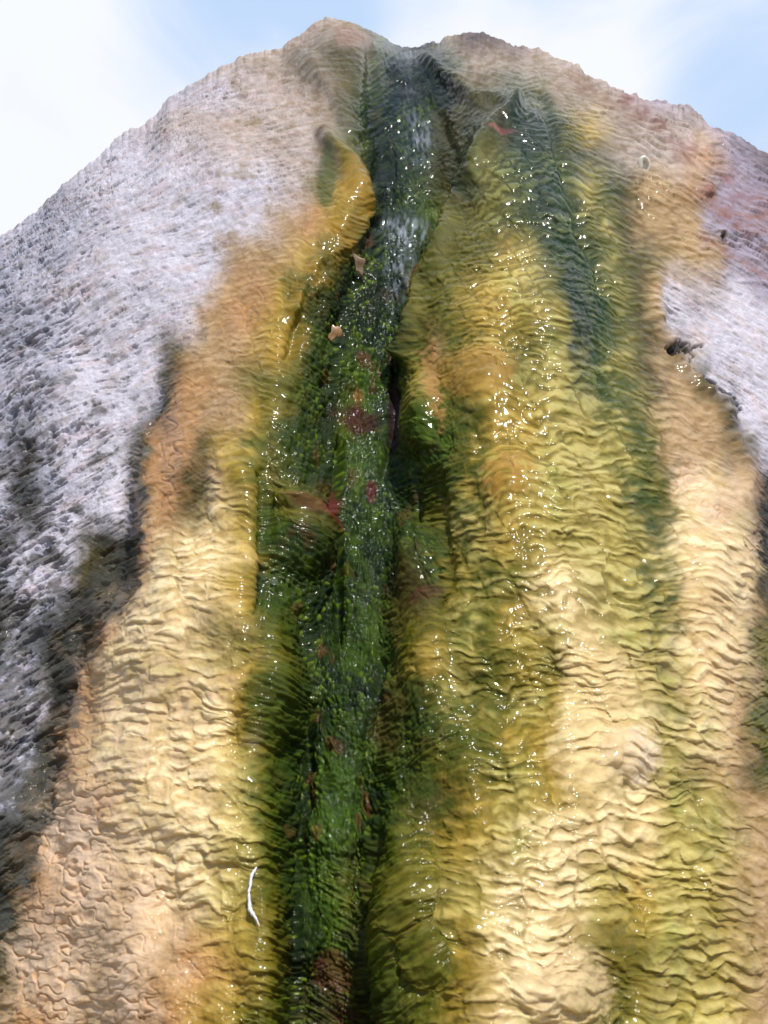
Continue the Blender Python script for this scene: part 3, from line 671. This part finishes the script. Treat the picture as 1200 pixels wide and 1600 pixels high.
# ------------------------------------------------------------------ ground
def ground():
    m, n_, l_, b_ = new_mat("stony_ground")
    nz_ = n_.new('ShaderNodeTexNoise'); nz_.inputs['Scale'].default_value = 9; nz_.inputs['Detail'].default_value = 9
    cr_ = n_.new('ShaderNodeValToRGB'); cr_.color_ramp.elements[0].color = (.16, .13, .09, 1); cr_.color_ramp.elements[1].color = (.42, .37, .30, 1)
    tcc = n_.new('ShaderNodeTexCoord'); l_.new(tcc.outputs['Object'], nz_.inputs['Vector'])
    l_.new(nz_.outputs[0], cr_.inputs[0]); l_.new(cr_.outputs[0], b_.inputs['Base Color']); b_.inputs['Roughness'].default_value = .9
    bp = n_.new('ShaderNodeBump'); bp.inputs['Distance'].default_value = .05; l_.new(nz_.outputs[0], bp.inputs['Height']); l_.new(bp.outputs[0], b_.inputs['Normal'])
    k = np.linspace(-1, 1, 161); g = np.sign(k)*np.abs(k)**4*900+k*4
    X, Y = np.meshgrid(g, g); Z = 0.03*fbm(X/1.2, Y/1.2, 500, 4)*np.exp(-(X*X+Y*Y)/900)+0.5*pn(X/25, Y/25, 510)*ss(4, 30, np.hypot(X, Y))-0.03
    ix = np.arange(X.size).reshape(X.shape); q = np.stack([ix[:-1, :-1], ix[:-1, 1:], ix[1:, 1:], ix[1:, :-1]], -1).reshape(-1, 4)
    o = mesh_from("ground", np.stack([X, Y, Z], -1).reshape(-1, 3), q, None, m); o["kind"] = "structure"
ground()

# ------------------------------------------------------------------ little things lying on the mound
def simple_mat(name, c, rough=.6, coat=0, scale=300, v=.3):
    m, n_, l_, b_ = new_mat(name)
    nz_ = n_.new('ShaderNodeTexNoise'); nz_.inputs['Scale'].default_value = scale; nz_.inputs['Detail'].default_value = 4
    cr_ = n_.new('ShaderNodeValToRGB'); c = lin(c)
    cr_.color_ramp.elements[0].position = .3; cr_.color_ramp.elements[1].position = .7
    cr_.color_ramp.elements[0].color = (*(c*(1-v)), 1); cr_.color_ramp.elements[1].color = (*np.minimum(c*(1+v*.4), .95), 1)
    tcc = n_.new('ShaderNodeTexCoord'); l_.new(tcc.outputs['Object'], nz_.inputs['Vector'])
    l_.new(nz_.outputs[0], cr_.inputs[0]); l_.new(cr_.outputs[0], b_.inputs['Base Color'])
    b_.inputs['Roughness'].default_value = rough; b_.inputs['Coat Weight'].default_value = coat; b_.inputs['Coat Roughness'].default_value = .08
    return m
def thing_mesh(name, verts, faces, mat, origin, label, cat, group=None):
    me = bpy.data.meshes.new(name); me.from_pydata([tuple(Vector(v)-origin) for v in verts], [], faces)
    for p in me.polygons: p.use_smooth = True
    me.materials.append(mat); me.update()
    o = bpy.data.objects.new(name, me); o.location = origin; link(o)
    o["label"] = label; o["category"] = cat
    if group: o["group"] = group
    return o
def tube(pts, rad, sides=8):
    vs = []; fs = []
    for i, p in enumerate(pts):
        t = (pts[min(i+1, len(pts)-1)]-pts[max(i-1, 0)]).normalized()
        a = t.orthogonal().normalized(); b = t.cross(a)
        for k in range(sides):
            th = 2*math.pi*k/sides; vs.append(p+(a*math.cos(th)+b*math.sin(th))*rad[i])
    for i in range(len(pts)-1):
        for k in range(sides):
            k2 = (k+1) % sides; fs.append((i*sides+k, i*sides+k2, (i+1)*sides+k2, (i+1)*sides+k))
    fs.append(tuple(range(sides))[::-1]); fs.append(tuple((len(pts)-1)*sides+k for k in range(sides)))
    return vs, fs
# white curved fibre
path = [(398.5,1356),(395.5,1363),(393,1374),(393.5,1388),(394,1402),(394.5,1413),(397,1422),(401,1431),(404,1440),(407,1452)]
rd = [1.2,3.0,3.4,2.6,2.4,3.2,4.4,3.4,1.6,0.5]
pts = []
for (u, v) in path:
    p, n0, _ = surf(u, v); pts.append(p+n0*0.0035)
def cat(pts, rd, m=4):
    P_, R_ = [], []
    for i in range(len(pts)-1):
        a, b, c, d = pts[max(i-1, 0)], pts[i], pts[i+1], pts[min(i+2, len(pts)-1)]
        for k in range(m):
            t = k/m; P_.append(0.5*((2*b)+(c-a)*t+(2*a-5*b+4*c-d)*t*t+(3*b-a-3*c+d)*t**3)); R_.append(rd[i]*(1-t)+rd[i+1]*t)
    P_.append(pts[-1]); R_.append(rd[-1]); return P_, R_
pp, rp = cat(pts, rd); s = px(pts[0])
vs, fs = tube(pp, [.72*r*s*(1+.2*math.sin(i*1.9)) for i, r in enumerate(rp)])
thing_mesh("plant_fibre", vs, fs, simple_mat("pale_fibre", (232,230,240), .45, .5, 900, .15), pts[4], "short curved white plant fibre stuck to the yellow crust by the channel", "fibre")
# dead leaf flakes
def flake(outline, label, c):
    cu = sum(p[0] for p in outline)/len(outline); cv = sum(p[1] for p in outline)/len(outline)
    p0_, n0, _ = surf(cu, cv); s = px(p0_); base_p = p0_+n0*0.012
    d = (Vector(CAM)-base_p).normalized(); nn = (n0*0.5+d*0.5).normalized()
    ex = Vector((1, 0, 0)); ex = (ex-nn*ex.dot(nn)).normalized(); ey = nn.cross(ex); 
    if ey.z > 0: ey = -ey
    kk = 1/max(.4, nn.dot(d)); rings = 5; N = len(outline); vs = []; rng = random.Random(int(cu))
    def z(x, y): return nn*(s*(1.2*math.sin(x*.35)+1.0*math.cos(y*.3+1)))
    for side_ in (1, -1):
        vs.append(base_p+nn*(s*.5*side_)+z(0, 0))
        for r in range(1, rings+1):
            for (a, b) in outline:
                x = (a-cu)*r/rings; y = (b-cv)*r/rings
                vs.append(base_p+ex*x*s+ey*y*s*kk+z(x, y)+nn*(s*.5*side_*(1 if r < rings else .3)))
    fs = []; L = 1+rings*N
    for side_ in (0, 1):
        o_ = side_*L
        for k in range(N):
            k2 = (k+1) % N; f = (o_, o_+1+k, o_+1+k2); fs.append(f if side_ else f[::-1])
            for r in range(rings-1):
                a = o_+1+r*N; f = (a+k, a+N+k, a+N+k2, a+k2); fs.append(f if side_ else f[::-1])
    a = 1+(rings-1)*N
    for k in range(N): k2 = (k+1) % N; fs.append((a+k, a+k2, L+a+k2, L+a+k))
    return thing_mesh("leaf_flake", vs, fs, simple_mat("dead_leaf", c, .5, .4, 500, .35), base_p, label, "leaf fragment", "dead leaf fragments in the channel")
flake([(518,510),(521,514),(526,512),(533,517),(534,524),(529,528),(524,527),(520,531),(514,535),(509,531),(511,526),(515,522),(515,515)],
      "ragged orange-tan leaf fragment on dark algae, the lower of the two fragments", (168,124,76))
flake([(541,402),(547,405),(553,409),(558,411),(562,409),(564,415),(560,421),(561,428),(558,437),(553,430),(548,429),(547,420),(545,413),(541,407)],
      "long narrow pale brown leaf fragment high on the dark left bank, above the other", (140,112,78))
# white oval shell with a hollow
p0_, n0, _ = surf(1000, 271); s = px(p0_); d = (Vector(CAM)-p0_).normalized(); nn = (n0*.4+d*.6).normalized()
ex = Vector((1, 0, -.1)); ex = (ex-nn*ex.dot(nn)).normalized(); ey = nn.cross(ex)
vs = []; A, B = 26, 12
for i in range(A):
    th = 2*math.pi*i/A; w = 1+.10*math.sin(3*th+1); rx, ry = 6.6*w, 13.0*(1+.05*math.cos(2*th+.6)); rt = 4.0+1.4*math.cos(th-2.6)
    c = ex*(rx*math.cos(th)*s)+ey*(ry*math.sin(th)*s); rdv = (ex*math.cos(th)+ey*math.sin(th)).normalized()
    for k in range(B):
        f = 2*math.pi*k/B; vs.append(p0_+nn*(2*s)+c+rdv*(rt*s*math.cos(f)*.85)+nn*(rt*s*math.sin(f)))
fs = [(i*B+k, ((i+1) % A)*B+k, ((i+1) % A)*B+(k+1) % B, i*B+(k+1) % B) for i in range(A) for k in range(B)]
c0 = len(vs); vs.append(p0_+nn*(1.0*s)); fs += [(c0, i*B+B//2, ((i+1) % A)*B+B//2) for i in range(A)]
thing_mesh("shell", vs, fs, simple_mat("white_shell", (226,220,205), .5, .6, 600, .2), p0_, "small white oval hollow shell stuck on the tan crust near the upper right", "shell")

# one air bubble riding on the green bank
import bmesh
p, n0, n2_ = surf(423, 918); sb_ = px(p)
mb, n_, l_, b_ = new_mat("clear_bubble")
b_.inputs['Base Color'].default_value = (.95, .97, 1, 1); b_.inputs['Roughness'].default_value = .05; b_.inputs['IOR'].default_value = 1.2
b_.inputs['Transmission Weight'].default_value = 1; b_.inputs['Coat Weight'].default_value = 1; b_.inputs['Coat Roughness'].default_value = .2
bm = bmesh.new(); bmesh.ops.create_icosphere(bm, subdivisions=4, radius=1)
for v_ in bm.verts:
    v_.co.z = v_.co.z*.85 if v_.co.z > 0 else v_.co.z*.3
for f_ in bm.faces: f_.smooth = True
me = bpy.data.meshes.new("air_bubble"); bm.to_mesh(me); bm.free(); me.materials.append(mb)
o = bpy.data.objects.new("air_bubble", me); link(o); r_ = sb_*6.0
o.location = p+n0*(0.004); o.scale = (r_, r_*1.15, r_); o.rotation_euler = ((Vector(CAM)-p).normalized()*.6+n0*.4).to_track_quat('Z', 'Y').to_euler()
o["label"] = "small round air bubble on the dark green left bank of the channel"; o["category"] = "bubble"
